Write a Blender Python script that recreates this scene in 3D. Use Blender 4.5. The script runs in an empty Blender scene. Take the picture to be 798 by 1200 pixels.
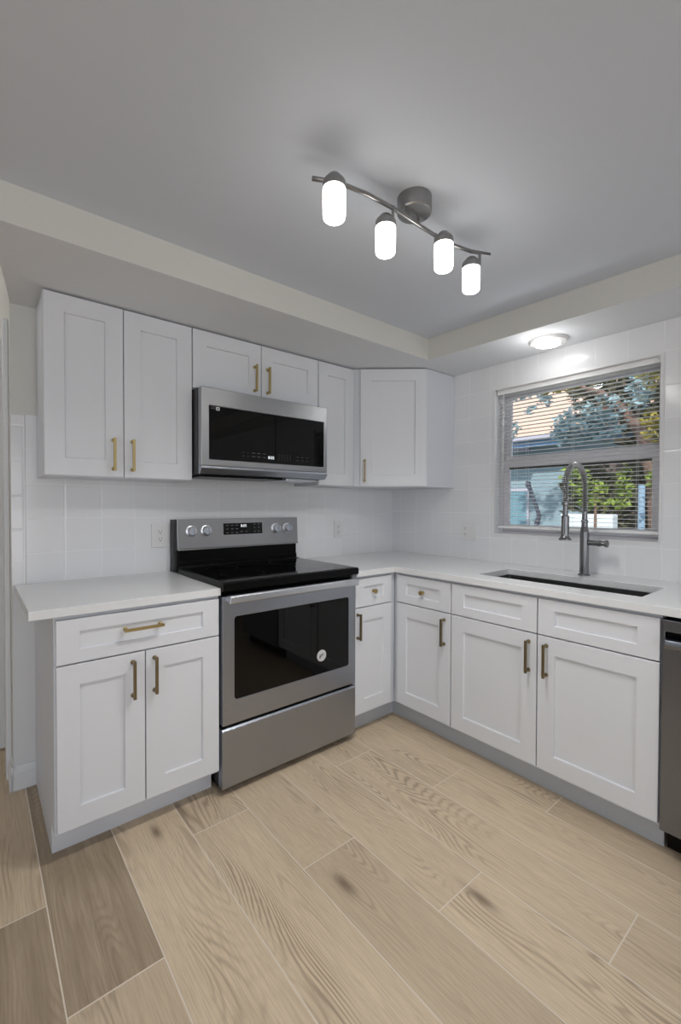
import bpy, bmesh, math, random
from mathutils import Vector, Matrix
random.seed(7)
S = bpy.context.scene
COL = S.collection
PI = math.pi

# ---------------------------------------------------------------- camera
F = Vector((0.6369135728, 0.7707686189, -0.0160261291))
Rv = Vector((0.7708930648, -0.6369584957, 0.0027852111))
Uv = Vector((0.0080612257, 0.0141283705, 0.9998676941))
cam_d = bpy.data.cameras.new('camera')
cam = bpy.data.objects.new('camera', cam_d)
COL.objects.link(cam)
Mx = Matrix(((Rv.x, Uv.x, -F.x, -2.51495), (Rv.y, Uv.y, -F.y, -2.41316), (Rv.z, Uv.z, -F.z, 1.26359), (0, 0, 0, 1)))
cam.matrix_world = Mx
cam_d.sensor_fit = 'VERTICAL'
cam_d.sensor_height = 36.0
cam_d.lens = 36.0 * 519.16 / 1200.0
cam_d.clip_start = 0.02
S.camera = cam

# ---------------------------------------------------------------- world, sun, added fill
W = bpy.data.worlds.new('world'); S.world = W; W.use_nodes = True
nt = W.node_tree
bg = nt.nodes['Background']
bg.inputs['Color'].default_value = (0.78, 0.86, 1.0, 1)
bg.inputs['Strength'].default_value = 1.5
def light(kind, name, energy, loc, rot=(0, 0, 0), size=1, sy=None, color=(1, 1, 1)):
    d = bpy.data.lights.new(name, kind); d.energy = energy; d.color = color
    if kind == 'AREA':
        d.size = size
        if sy: d.shape = 'RECTANGLE'; d.size_y = sy
    elif kind == 'SUN': d.angle = math.radians(1.0)
    else: d.shadow_soft_size = size
    o = bpy.data.objects.new(name, d); COL.objects.link(o); o.location = loc; o.rotation_euler = rot
    return o
sun = light('SUN', 'sun', 5.0, (0, 0, 10))
sun.rotation_euler = Vector((0.70, 0.28, -0.72)).to_track_quat('-Z', 'Y').to_euler()
sun.data.color = (1.0, 0.93, 0.84)
# added fill lamps at two invented openings in walls behind the camera
light('AREA', 'fill_back_opening', 26, (-3.2, -5.86, 1.25), (PI / 2, 0, 0), 2.6, 1.9, (1, 0.99, 0.97))
light('AREA', 'fill_left_opening', 5, (-5.36, -3.4, 1.35), (PI / 2, 0, -PI / 2), 2.0, 1.5, (1, 0.99, 0.97))
S.view_settings.view_transform = 'Standard'
S.view_settings.look = 'None'
S.view_settings.exposure = 0.08
S.view_settings.gamma = 1.0
S.view_settings.use_curve_mapping = False

# ---------------------------------------------------------------- materials
def lin(c):
    return tuple(((v / 255) / 12.92 if v / 255 <= 0.04045 else ((v / 255 + 0.055) / 1.055) ** 2.4) for v in c) + (1,)
class NT:
    def __init__(s, name):
        s.m = bpy.data.materials.new(name); s.m.use_nodes = True
        s.t = s.m.node_tree; s.b = s.t.nodes['Principled BSDF']
    def n(s, typ, **kw):
        x = s.t.nodes.new(typ)
        for k, v in kw.items(): setattr(x, k, v)
        return x
    def l(s, a, b): s.t.links.new(a, b)
    def val(s, sock, v):
        if hasattr(v, 'is_output'): s.l(v, sock)
        else: sock.default_value = v
    def math(s, op, a, b=None, c=None):
        x = s.n('ShaderNodeMath', operation=op)
        s.val(x.inputs[0], a)
        if b is not None: s.val(x.inputs[1], b)
        if c is not None: s.val(x.inputs[2], c)
        return x.outputs[0]
    def mix(s, f, a, b):
        x = s.n('ShaderNodeMix', data_type='RGBA')
        s.val(x.inputs[0], f); s.val(x.inputs[6], a); s.val(x.inputs[7], b)
        return x.outputs[2]
    def pos(s):
        g = s.n('ShaderNodeNewGeometry'); x = s.n('ShaderNodeSeparateXYZ'); s.l(g.outputs['Position'], x.inputs[0])
        return x.outputs
    def xyz(s, x, y, z):
        c = s.n('ShaderNodeCombineXYZ')
        for i, v in enumerate((x, y, z)): s.val(c.inputs[i], v)
        return c.outputs[0]
    def noise(s, vec, scale, detail=3, rough=.5):
        x = s.n('ShaderNodeTexNoise'); s.l(vec, x.inputs['Vector'])
        x.inputs['Scale'].default_value = scale; x.inputs['Detail'].default_value = detail; x.inputs['Roughness'].default_value = rough
        return x.outputs['Fac']
    def bump(s, h, strength, dist=.001):
        x = s.n('ShaderNodeBump'); s.l(h, x.inputs['Height']); x.inputs['Strength'].default_value = strength
        x.inputs['Distance'].default_value = dist; s.l(x.outputs[0], s.b.inputs['Normal'])
def simple(name, rgb, rough=.5, metal=0, noise=None, spec=None, emit=None, coat=0):
    t = NT(name); b = t.b
    b.inputs['Base Color'].default_value = lin(rgb); b.inputs['Roughness'].default_value = rough; b.inputs['Metallic'].default_value = metal
    if spec is not None: b.inputs['Specular IOR Level'].default_value = spec
    if coat: b.inputs['Coat Weight'].default_value = coat; b.inputs['Coat Roughness'].default_value = .05
    tc = t.n('ShaderNodeNewGeometry')
    sc, am = noise if noise else (60, .03)
    f = t.noise(tc.outputs['Position'], sc, 3)
    dark = tuple(v * (1 - am) for v in lin(rgb)[:3]) + (1,)
    t.l(t.mix(f, dark, lin(rgb)), b.inputs['Base Color'])
    if emit:
        b.inputs['Emission Color'].default_value = lin(emit[0]); b.inputs['Emission Strength'].default_value = emit[1]
    return t.m
def brushed(name, rgb, rough, axis, aniso=.0, var=.12):
    """brushed metal with streaks running along the given axis"""
    t = NT(name); x, y, z = t.pos()
    k = {'x': (3, 900, 900), 'y': (900, 3, 900), 'z': (700, 700, 3)}[axis]
    v = t.xyz(t.math('MULTIPLY', x, k[0]), t.math('MULTIPLY', y, k[1]), t.math('MULTIPLY', z, k[2]))
    f = t.noise(v, 1, 2)
    c = lin(rgb); d = tuple(q * (1 - var) for q in c[:3]) + (1,)
    t.l(t.mix(f, d, c), t.b.inputs['Base Color'])
    t.b.inputs['Metallic'].default_value = 1
    t.l(t.math('MULTIPLY_ADD', f, .10, rough - .05), t.b.inputs['Roughness'])
    t.bump(f, .04, .0005)
    return t.m
M = {}
M['ceiling'] = simple('ceiling_paint', (212, 218, 228), .85, noise=(200, .03))
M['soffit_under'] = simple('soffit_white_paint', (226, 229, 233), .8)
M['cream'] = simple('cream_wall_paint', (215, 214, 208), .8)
M['white_wall'] = simple('white_wall_paint', (218, 219, 220), .7)
M['cab'] = simple('white_cabinet_lacquer', (221, 223, 227), .34, noise=(4, .012))
M['cab_side'] = simple('white_cabinet_laminate', (211, 214, 220), .42, noise=(4, .012))
M['toe'] = simple('grey_toe_board', (186, 190, 195), .5)
M['quartz'] = simple('white_quartz', (226, 227, 228), .22, noise=(14, .03))
M['brass'] = simple('brushed_brass', (190, 170, 120), .38, 1, noise=(300, .15))
M['dark_brass'] = simple('darker_brass', (140, 126, 98), .40, 1, noise=(300, .15))  # darker brass for the base door pulls and the corner cabinet pull
M['steel'] = brushed('brushed_stainless_steel', (168, 173, 182), .34, 'x', var=.06)
M['steel_n'] = brushed('plain_stainless_steel', (172, 173, 175), .32, 'x', var=.06)
M['steel_light'] = brushed('polished_stainless_steel', (214, 217, 222), .30, 'x', var=.06)
M['steel_dw'] = brushed('dishwasher_stainless_steel', (132, 137, 147), .25, 'y', var=.06)
M['nickel'] = brushed('brushed_nickel', (160, 159, 158), .32, 'z')
M['sink'] = brushed('sink_steel', (120, 120, 120), .38, 'y')
M['faucet'] = simple('gunmetal_faucet_steel', (140, 140, 142), .27, 1, noise=(200, .1))
M['spring'] = simple('faucet_spring_steel', (190, 190, 192), .28, 1)
M['rubber'] = simple('black_rubber', (22, 22, 23), .6)
M['black_glass'] = simple('black_glass', (3, 3, 3), .03, spec=.32, noise=(2, .1))
M['cook_glass'] = simple('black_ceramic_glass', (3, 3, 3), .05, spec=.42, noise=(2, .1))
M['black'] = simple('black_enamel', (5, 5, 5), .30, spec=.15)
M['charcoal'] = simple('charcoal_steel', (58, 58, 60), .45, .3)
M['burner'] = simple('faint_burner_print', (26, 26, 28), .3)
M['mark'] = simple('white_print', (205, 205, 205), .5)
M['markdim'] = simple('grey_print', (92, 92, 94), .5)
M['digits'] = simple('lit_clock_digits', (220, 225, 230), .5, emit=((230, 235, 240), .9))
M['plastic'] = simple('white_plastic', (226, 226, 226), .35)
M['slot'] = simple('dark_slot', (60, 60, 60), .6)
M['blind'] = simple('white_blind_vinyl', (240, 240, 240), .45)
M['vinyl'] = simple('grey_white_window_vinyl', (226, 224, 228), .45)
M['vinyl_dark'] = simple('dark_bronze_gasket', (70, 66, 62), .6)  # dark bronze strip on the lower sash
M['shade'] = simple('frosted_glass_lit', (250, 250, 248), .3, emit=((255, 252, 246), 7.0))
M['led'] = simple('led_diffuser_lit', (250, 250, 250), .4, emit=((255, 253, 250), 9.0))
M['base'] = simple('white_baseboard_paint', (222, 224, 226), .45)

def tile_mat(name, ax, off, zoff, rgb=(232, 233, 235), zp=.155, p=.152, grout=(238, 239, 240), bs=.35):
    t = NT(name); P = t.pos()
    u = t.math('DIVIDE', t.math('SUBTRACT', P[ax], off), p); v = t.math('DIVIDE', t.math('SUBTRACT', P[2], zoff), zp)
    def edge(s):
        f = t.math('FRACT', t.math('ADD', s, 100.0))
        return t.math('MINIMUM', f, t.math('SUBTRACT', 1.0, f))
    e = t.math('MINIMUM', edge(u), edge(v))
    mr = t.n('ShaderNodeMapRange', interpolation_type='SMOOTHSTEP'); t.l(e, mr.inputs[0])
    mr.inputs[1].default_value = .006; mr.inputs[2].default_value = .016
    h = t.n('ShaderNodeMapRange', interpolation_type='SMOOTHSTEP'); t.l(e, h.inputs[0])
    h.inputs[1].default_value = .006; h.inputs[2].default_value = .045
    # faint per-tile tone
    wn = t.n('ShaderNodeTexWhiteNoise'); t.l(t.xyz(t.math('FLOOR', u), t.math('FLOOR', v), 0.0), wn.inputs[0])
    tone = t.mix(wn.outputs['Value'], tuple(c * .965 for c in lin(rgb)[:3]) + (1,), lin(rgb))
    t.l(t.mix(mr.outputs[0], lin(grout), tone), t.b.inputs['Base Color'])
    g = t.n('ShaderNodeNewGeometry')
    wav = t.noise(g.outputs['Position'], 7, 2)
    hh = t.math('ADD', h.outputs[0], t.math('MULTIPLY', wav, .6))
    t.bump(hh, bs, .002)
    t.l(t.math('MULTIPLY_ADD', mr.outputs[0], -.40, .52), t.b.inputs['Roughness'])
    return t.m
M['tileA'] = tile_mat('white_square_tile_back', 0, -1.887, 1.042, grout=(233, 234, 236), bs=.22)
M['tileEdge'] = tile_mat('white_square_tile_edge', 0, -2.345 - .152, .998, zp=.1525)
M['tileB'] = tile_mat('white_square_tile_window', 1, -.70, 1.060, grout=(238, 239, 240), bs=.30)

KNOTS = [(-1.985, -.66, .045, .13, .16), (-1.575, -1.30, .06, .16, .13), (-1.27, -1.62, .05, .17, .12)]
def floor_mat():
    t = NT('wood_look_porcelain_planks'); x, y, z = t.pos()
    w = .2346; L = 1.193
    u = t.math('DIVIDE', t.math('ADD', x, 2.350), w)
    k = t.math('FLOOR', u); fu = t.math('FRACT', t.math('ADD', u, 100.0))
    k3 = t.math('FLOORED_MODULO', t.math('ADD', k, 1.0), 3.0)
    yy = t.math('DIVIDE', t.math('ADD', t.math('ADD', y, .768), t.math('MULTIPLY', k3, .3975)), L)
    j = t.math('FLOOR', yy); fv = t.math('FRACT', t.math('ADD', yy, 100.0))
    eu = t.math('MULTIPLY', t.math('MINIMUM', fu, t.math('SUBTRACT', 1.0, fu)), w)
    ev = t.math('MULTIPLY', t.math('MINIMUM', fv, t.math('SUBTRACT', 1.0, fv)), L)
    e = t.math('MINIMUM', eu, ev)
    gm = t.n('ShaderNodeMapRange', interpolation_type='SMOOTHSTEP'); t.l(e, gm.inputs[0])
    gm.inputs[1].default_value = .0012; gm.inputs[2].default_value = .0026
    wn = t.n('ShaderNodeTexWhiteNoise'); t.l(t.xyz(k, j, 3.0), wn.inputs[0])
    seed = wn.outputs['Value']
    sc = t.n('ShaderNodeSeparateColor'); t.l(wn.outputs['Color'], sc.inputs[0])
    so = t.math('MULTIPLY', seed, 40.0)
    # broad field whose contour lines make cathedral grain
    fld = t.noise(t.xyz(t.math('MULTIPLY', x, 5.5), t.math('MULTIPLY', y, .85), so), 1.0, 1.5, .4)
    fine = t.noise(t.xyz(t.math('MULTIPLY', x, 230.0), t.math('MULTIPLY', y, 8.0), so), 1.0, 5, .7)
    mid = t.noise(t.xyz(t.math('MULTIPLY', x, 34.0), t.math('MULTIPLY', y, 1.6), so), 1.0, 4, .65)
    kn2 = None
    for kx, ky, sx, sy, amp_ in KNOTS:
        dx = t.math('DIVIDE', t.math('SUBTRACT', x, kx), sx); dy = t.math('DIVIDE', t.math('SUBTRACT', y, ky), sy)
        d2 = t.math('ADD', t.math('MULTIPLY', dx, dx), t.math('MULTIPLY', dy, dy))
        g = t.math('EXPONENT', t.math('MULTIPLY', d2, -1.0))
        fld = t.math('ADD', fld, t.math('MULTIPLY', g, amp_))
        g2 = t.math('MULTIPLY', t.math('EXPONENT', t.math('MULTIPLY', d2, -9.0)), .75)
        kn2 = g2 if kn2 is None else t.math('MAXIMUM', kn2, g2)
    ph = t.math('ADD', t.math('MULTIPLY', fld, 290.0), t.math('MULTIPLY', mid, 10.0))
    ring = t.math('MULTIPLY_ADD', t.math('SINE', ph), .5, .5)
    ring = t.math('POWER', ring, 2.2)
    # where the rings are strong
    amp = t.noise(t.xyz(t.math('MULTIPLY', x, 9.0), t.math('MULTIPLY', y, 1.5), t.math('ADD', so, 7.0)), 1.0, 2)
    am = t.n('ShaderNodeMapRange', interpolation_type='SMOOTHSTEP'); t.l(amp, am.inputs[0])
    am.inputs[1].default_value = .44; am.inputs[2].default_value = .68; am.inputs[3].default_value = .05; am.inputs[4].default_value = .62
    rk = t.math('MULTIPLY', ring, am.outputs[0])
    rk = t.math('MULTIPLY', rk, t.math('MULTIPLY_ADD', sc.outputs[1], .7, .45))
    # knots
    vo = t.n('ShaderNodeTexVoronoi'); t.l(t.xyz(t.math('MULTIPLY', x, 3.2), t.math('MULTIPLY', y, 1.15), so), vo.inputs['Vector']); vo.inputs['Scale'].default_value = 1.0
    kn = t.n('ShaderNodeMapRange', interpolation_type='SMOOTHSTEP'); t.l(vo.outputs['Distance'], kn.inputs[0])
    kn.inputs[1].default_value = .02; kn.inputs[2].default_value = .13; kn.inputs[3].default_value = .55; kn.inputs[4].default_value = 0.0
    light_c, dark_c = lin((222, 202, 173)), lin((150, 130, 108))
    base = t.mix(t.math('MULTIPLY_ADD', seed, .5, t.math('MULTIPLY_ADD', mid, .5, -.15)), light_c, lin((184, 165, 141)))
    c = t.mix(t.math('MULTIPLY', rk, 1.0), base, lin((132, 112, 94)))
    fm = t.n('ShaderNodeMapRange'); t.l(fine, fm.inputs[0]); fm.inputs[1].default_value = .42; fm.inputs[2].default_value = .75; fm.inputs[4].default_value = .5
    c = t.mix(fm.outputs[0], c, dark_c)
    # planks of a darker, strongly grained print
    dk = t.math('MULTIPLY', t.math('COMPARE', k, 0.0, .1), t.math('GREATER_THAN', y, -1.163))
    dk2 = t.math('MULTIPLY', t.math('COMPARE', k, -1.0, .1), t.math('LESS_THAN', y, -.766))
    dk = t.math('MAXIMUM', dk, dk2)
    c = t.mix(t.math('MULTIPLY', dk, t.math('MULTIPLY_ADD', mid, .9, .1)), c, lin((120, 103, 84)))
    c = t.mix(kn.outputs[0], c, lin((98, 80, 64)))
    c = t.mix(kn2, c, lin((98, 80, 64)))
    c = t.mix(gm.outputs[0], lin((222, 210, 194)), c)
    t.l(c, t.b.inputs['Base Color'])
    t.l(t.math('MULTIPLY_ADD', fine, .15, .36), t.b.inputs['Roughness'])
    t.b.inputs['Specular IOR Level'].default_value = .4
    t.bump(gm.outputs[0], .5, .001)
    return t.m
M['floor'] = floor_mat()

def glass_mat():
    t = NT('clear_window_glass'); tr = t.n('ShaderNodeBsdfTransparent'); gl = t.n('ShaderNodeBsdfGlossy'); gl.inputs['Roughness'].default_value = .02
    tr.inputs[0].default_value = (.93, .96, .96, 1)
    fr = t.n('ShaderNodeFresnel'); fr.inputs[0].default_value = 1.45
    mx = t.n('ShaderNodeMixShader'); t.l(fr.outputs[0], mx.inputs[0]); t.l(tr.outputs[0], mx.inputs[1]); t.l(gl.outputs[0], mx.inputs[2])
    t.l(mx.outputs[0], t.t.nodes['Material Output'].inputs[0]); return t.m
M['glass'] = glass_mat()
# outdoors
M['ext_wall'] = simple('blue_grey_stucco', (140, 160, 172), .9, noise=(6, .15))
M['extwin'] = simple('teal_grey_shutter', (104, 140, 156), .7)
M['fascia'] = simple('blue_painted_fascia', (98, 132, 168), .6)
M['eave'] = simple('lavender_grey_gutter', (178, 174, 190), .6)
M['roof'] = simple('pale_peach_roof_shingle', (208, 172, 154), .9, noise=(30, .12))
M['bark'] = simple('brown_tree_bark', (126, 98, 86), .9, noise=(25, .5))
M['leaf_teal'] = simple('blue_green_leaves', (176, 208, 218), .55, noise=(6, .8))
M['leaf_olive'] = simple('olive_yellow_leaves', (176, 158, 66), .6, noise=(5, .55))
M['leaf_green'] = simple('fresh_green_leaves', (140, 160, 56), .6, noise=(5, .65))
M['leaf_dark'] = simple('deep_green_brown_leaves', (92, 90, 62), .7, noise=(4, .6))  # dark leaf colour of the rear tree and the hedge
M['grass'] = simple('outdoor_lawn', (118, 132, 112), .95, noise=(9, .4))
M['fence'] = simple('brown_weathered_fence', (112, 94, 88), .8, noise=(10, .3))
M['ext_white'] = simple('white_garden_edging', (216, 222, 228), .7)
M['pipe'] = simple('blue_garden_post', (140, 165, 190), .6)
M['stem'] = simple('dark_plant_stem', (58, 62, 76), .8)

# ---------------------------------------------------------------- mesh helpers
def wloc(o):
    v = Vector((0, 0, 0))
    while o is not None:
        v += o.location; o = o.parent
    return v
def obj(name, bm, m, parent=None, smooth=False, bevel=0, seg=2):
    """links a bmesh made in world coordinates as one object; parented parts get coordinates relative to the thing"""
    bmesh.ops.recalc_face_normals(bm, faces=bm.faces[:])
    if parent is not None: org = wloc(parent)
    else:
        xs = [v.co for v in bm.verts]
        org = Vector(((min(v.x for v in xs) + max(v.x for v in xs)) / 2, (min(v.y for v in xs) + max(v.y for v in xs)) / 2, min(v.z for v in xs)))
    for v in bm.verts: v.co -= org
    me = bpy.data.meshes.new(name); bm.to_mesh(me); bm.free()
    for mm in (m if isinstance(m, (list, tuple)) else [m]): me.materials.append(mm)
    o = bpy.data.objects.new(name, me); COL.objects.link(o)
    if parent is not None: o.parent = parent
    else: o.location = org
    if smooth:
        for p in me.polygons: p.use_smooth = True
    if bevel:
        b = o.modifiers.new('bevel', 'BEVEL'); b.width = bevel; b.segments = seg; b.limit_method = 'ANGLE'; b.angle_limit = math.radians(40)
        b.harden_normals = False
    return o
def thing(name, label, cat, loc, group=None):
    o = bpy.data.objects.new(name, None); COL.objects.link(o); o.location = loc; o.empty_display_size = .05
    tag(o, label, cat, group); return o
def tag(o, label, cat=None, group=None, kind=None):
    if label: o['label'] = label
    if cat: o['category'] = cat
    if group: o['group'] = group
    if kind: o['kind'] = kind
    return o
def struct(o, label=None):
    o['kind'] = 'structure'
    if label: o['label'] = label; 
    return o
def BM(): return bmesh.new()
def box(bm, x0, x1, y0, y1, z0, z1, mi=0):
    P = [(x, y, z) for x in (x0, x1) for y in (y0, y1) for z in (z0, z1)]
    v = [bm.verts.new(p) for p in P]
    for f in ((0, 1, 3, 2), (4, 6, 7, 5), (0, 4, 5, 1), (2, 3, 7, 6), (0, 2, 6, 4), (1, 5, 7, 3)):
        bm.faces.new([v[i] for i in f]).material_index = mi
def obox(bm, O, S_, N, s0, s1, n0, n1, z0, z1, mi=0):
    P = [O + S_ * a + N * b + Vector((0, 0, c)) for a in (s0, s1) for b in (n0, n1) for c in (z0, z1)]
    v = [bm.verts.new(p) for p in P]
    for f in ((0, 1, 3, 2), (4, 6, 7, 5), (0, 4, 5, 1), (2, 3, 7, 6), (0, 2, 6, 4), (1, 5, 7, 3)):
        bm.faces.new([v[i] for i in f]).material_index = mi
def prism(bm, pts, z0, z1):
    a = [bm.verts.new((p[0], p[1], z0)) for p in pts]; b = [bm.verts.new((p[0], p[1], z1)) for p in pts]
    n = len(pts); bm.faces.new(a); bm.faces.new(b)
    for i in range(n): bm.faces.new((a[i], a[(i + 1) % n], b[(i + 1) % n], b[i]))
def prof(bm, pts, axis, a0, a1):
    """polygon pts in the plane perpendicular to axis (x: (y,z); y: (x,z)) extruded from a0 to a1"""
    mk = (lambda a, p: (a, p[0], p[1])) if axis == 'x' else (lambda a, p: (p[0], a, p[1]))
    A = [bm.verts.new(mk(a0, p)) for p in pts]; B = [bm.verts.new(mk(a1, p)) for p in pts]
    n = len(pts); bm.faces.new(A); bm.faces.new(B)
    for i in range(n): bm.faces.new((A[i], A[(i + 1) % n], B[(i + 1) % n], B[i]))
def cells(bm, us, vs, keep, w0, w1, mk):
    """grid solid with holes, closed and welded; mk maps (u,v,w) to a point"""
    V = {}
    def g(i, j, k):
        if (i, j, k) not in V: V[(i, j, k)] = bm.verts.new(mk(us[i], vs[j], (w0, w1)[k]))
        return V[(i, j, k)]
    nu, nv = len(us) - 1, len(vs) - 1
    K = lambda i, j: 0 <= i < nu and 0 <= j < nv and keep((us[i] + us[i + 1]) / 2, (vs[j] + vs[j + 1]) / 2)
    for i in range(nu):
        for j in range(nv):
            if not K(i, j): continue
            for k in (0, 1): bm.faces.new((g(i, j, k), g(i + 1, j, k), g(i + 1, j + 1, k), g(i, j + 1, k)))
            for (di, dj, a, b) in ((-1, 0, (i, j), (i, j + 1)), (1, 0, (i + 1, j), (i + 1, j + 1)), (0, -1, (i, j), (i + 1, j)), (0, 1, (i, j + 1), (i + 1, j + 1))):
                if not K(i + di, j + dj): bm.faces.new((g(*a, 0), g(*b, 0), g(*b, 1), g(*a, 1)))
def tube(bm, pts, r, n=14, caps=True, mi=0):
    pts = [Vector(p) for p in pts]
    rs = r if isinstance(r, (list, tuple)) else [r] * len(pts)
    up = Vector((0, 0, 1)); rings = []; prev = None
    for i, p in enumerate(pts):
        t = (pts[min(i + 1, len(pts) - 1)] - pts[max(i - 1, 0)]).normalized()
        if prev is None:
            a = up if abs(t.dot(up)) < .9 else Vector((1, 0, 0))
            x = t.cross(a).normalized()
        else: x = (prev - t * prev.dot(t)).normalized()
        prev = x; y = t.cross(x)
        rings.append([bm.verts.new(p + (x * math.cos(q) + y * math.sin(q)) * rs[i]) for q in [2 * PI * k / n for k in range(n)]])
    for a, b in zip(rings, rings[1:]):
        for k in range(n): bm.faces.new((a[k], a[(k + 1) % n], b[(k + 1) % n], b[k])).material_index = mi
    if caps:
        bm.faces.new(rings[0]).material_index = mi; bm.faces.new(rings[-1]).material_index = mi
def lathe(bm, c, prof_, axis=Vector((0, 0, 1)), n=32, mi=0):
    """prof_: list of (r, h) along axis from c"""
    axis = Vector(axis).normalized(); a = Vector((0, 0, 1)) if abs(axis.z) < .9 else Vector((1, 0, 0))
    x = axis.cross(a).normalized(); y = axis.cross(x); c = Vector(c); rings = []
    for r, h in prof_:
        rings.append([bm.verts.new(c + axis * h + (x * math.cos(q) + y * math.sin(q)) * max(r, 1e-5)) for q in [2 * PI * k / n for k in range(n)]])
    for A, B in zip(rings, rings[1:]):
        for k in range(n): bm.faces.new((A[k], A[(k + 1) % n], B[(k + 1) % n], B[k])).material_index = mi
    bm.faces.new(rings[0]).material_index = mi; bm.faces.new(rings[-1]).material_index = mi
def text_part(name, s, size, loc, rot, m, parent, depth=.0004):
    c = bpy.data.curves.new(name, 'FONT'); c.body = s; c.size = size; c.extrude = depth; c.align_x = 'CENTER'; c.align_y = 'CENTER'
    tmp = bpy.data.objects.new('tmp', c); COL.objects.link(tmp)
    dg = bpy.context.evaluated_depsgraph_get(); me = bpy.data.meshes.new_from_object(tmp.evaluated_get(dg))
    bpy.data.objects.remove(tmp)
    o = bpy.data.objects.new(name, me); me.materials.clear(); me.materials.append(m); COL.objects.link(o)
    o.parent = parent; o.location = Vector(loc) - wloc(parent); o.rotation_euler = rot
    return o

# ---------------------------------------------------------------- setting
CZ, SZ = 2.262, 2.137     # tray ceiling and soffit underside
bm = BM(); box(bm, -5.3, .14, -5.8, 2.2, -.06, 0)
struct(obj('floor', bm, M['floor']), 'wood-look porcelain plank floor')
bm = BM(); box(bm, -2.391, .14, 0, .12, 0, 2.75)
struct(obj('wall_back', bm, M['cream']))
# tiled wall with the window opening
WY0, WY1, WZ0, WZ1 = -1.760, -.878, 1.081, 1.986
bm = BM()
cells(bm, [-5.8, WY0, WY1, 0.0], [0, WZ0, WZ1, 2.75], lambda a, b: not (WY0 < a < WY1 and WZ0 < b < WZ1), 0, .14, lambda u, v, w: (w, u, v))
struct(obj('wall_right', bm, M['tileB']))
# rooms shell behind the camera, with invented openings for the fill lamps
bm = BM()
cells(bm, [-5.3, -4.5, -1.9, .14], [0, .3, 2.05, 2.75], lambda a, b: not (-4.5 < a < -1.9 and .3 < b < 2.05), -5.8, -5.92, lambda u, v, w: (u, w, v))
struct(obj('wall_front', bm, M['white_wall']))
bm = BM()
cells(bm, [-5.8, -4.4, -2.4, 2.2], [0, .6, 2.05, 2.75], lambda a, b: not (-4.4 < a < -2.4 and .6 < b < 2.05), -5.3, -5.42, lambda u, v, w: (w, u, v))
struct(obj('wall_left', bm, M['white_wall']))
bm = BM(); box(bm, -5.3, -2.391, 2.2, 2.32, 0, 2.75)
struct(obj('wall_hall', bm, M['cream']))
bm = BM(); box(bm, -2.391, -2.27, .12, 2.2, 0, 2.75)
struct(obj('wall_passage', bm, M['cream']))
bm = BM(); box(bm, -5.3, -2.6, -5.8, -.72, CZ, 2.75); box(bm, -2.6, -.41, -5.8, -.682, CZ, 2.75)
struct(obj('ceiling', bm, M['ceiling']))
bm = BM(); box(bm, -5.42, .14, -5.92, 2.32, 2.75, 2.83)
struct(obj('roof_slab', bm, M['white_wall']))
# dropped soffit over the cabinets and the window: underside white, front faces cream
bm = BM()
a = [(-2.388, 0), (-2.475, -.682), (-.402, -.682), (-.352, -1.75), (-.20, -5.8), (0, -5.8), (0, 0)]
prism(bm, a, SZ, 2.75)
bmesh.ops.recalc_face_normals(bm, faces=bm.faces[:])
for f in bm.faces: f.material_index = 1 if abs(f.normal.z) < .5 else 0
struct(obj('ceiling_soffit', bm, [M['soffit_under'], M['cream']]), 'dropped soffit along both walls')
# flat upper filler closing the tray beyond the skewed soffit edge
bm = BM(); box(bm, -.42, -.02, -5.8, -.70, CZ + .002, 2.74)
struct(obj('ceiling_tray_edge', bm, M['ceiling']))
# back wall tile
bm = BM(); box(bm, -2.339, 0, -.008, 0, .905, 1.660)
struct(obj('trim_1', bm, M['tileA']), 'square white tile backsplash')
bm = BM(); box(bm, -2.391, -2.3405, -.008, 0, .905, 1.655)
struct(obj('trim_2', bm, M['tileEdge']), 'narrow end column of white tile')
bm = BM(); box(bm, -2.391, -2.2, -.004, 0, 0, .9); struct(obj('trim_3', bm, M['white_wall']), 'white painted wall below the tile')
# baseboards
def base_prof(bm, x0, x1, y, d):
    prof(bm, [(y, 0), (y - d, 0), (y - d, .078), (y - d * .55, .09), (y - d * .35, .105), (y, .105)], 'x', x0, x1)
bm = BM(); base_prof(bm, -2.402, -2.307, -.004, .015); struct(obj('baseboard_back', bm, M['base']))
bm = BM(); prof(bm, [(-2.391, 0), (-2.406, 0), (-2.406, .078), (-2.399, .09), (-2.396, .105), (-2.391, .105)], 'y', -.019, .10)
struct(obj('baseboard_passage', bm, M['base']))
# door casing in the passage with its latch plate and an open white door edge
bm = BM(); box(bm, -2.412, -2.391, .10, .19, 0, 2.10); struct(obj('trim_4', bm, M['base'], bevel=.004), 'white door casing in the passage')
bm = BM(); box(bm, -2.425, -2.391, .42, 1.24, 0.012, 2.10)
dr = struct(obj('door_1', bm, M['base'], bevel=.003), 'white door edge seen past the wall end')
for y0, y1 in ((.58, .76), (.98, 1.12)):
    bm = BM(); box(bm, -2.428, -2.4252, y0, y1, .83, .93); obj('latch_plate', bm, M['black'], dr)

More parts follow.
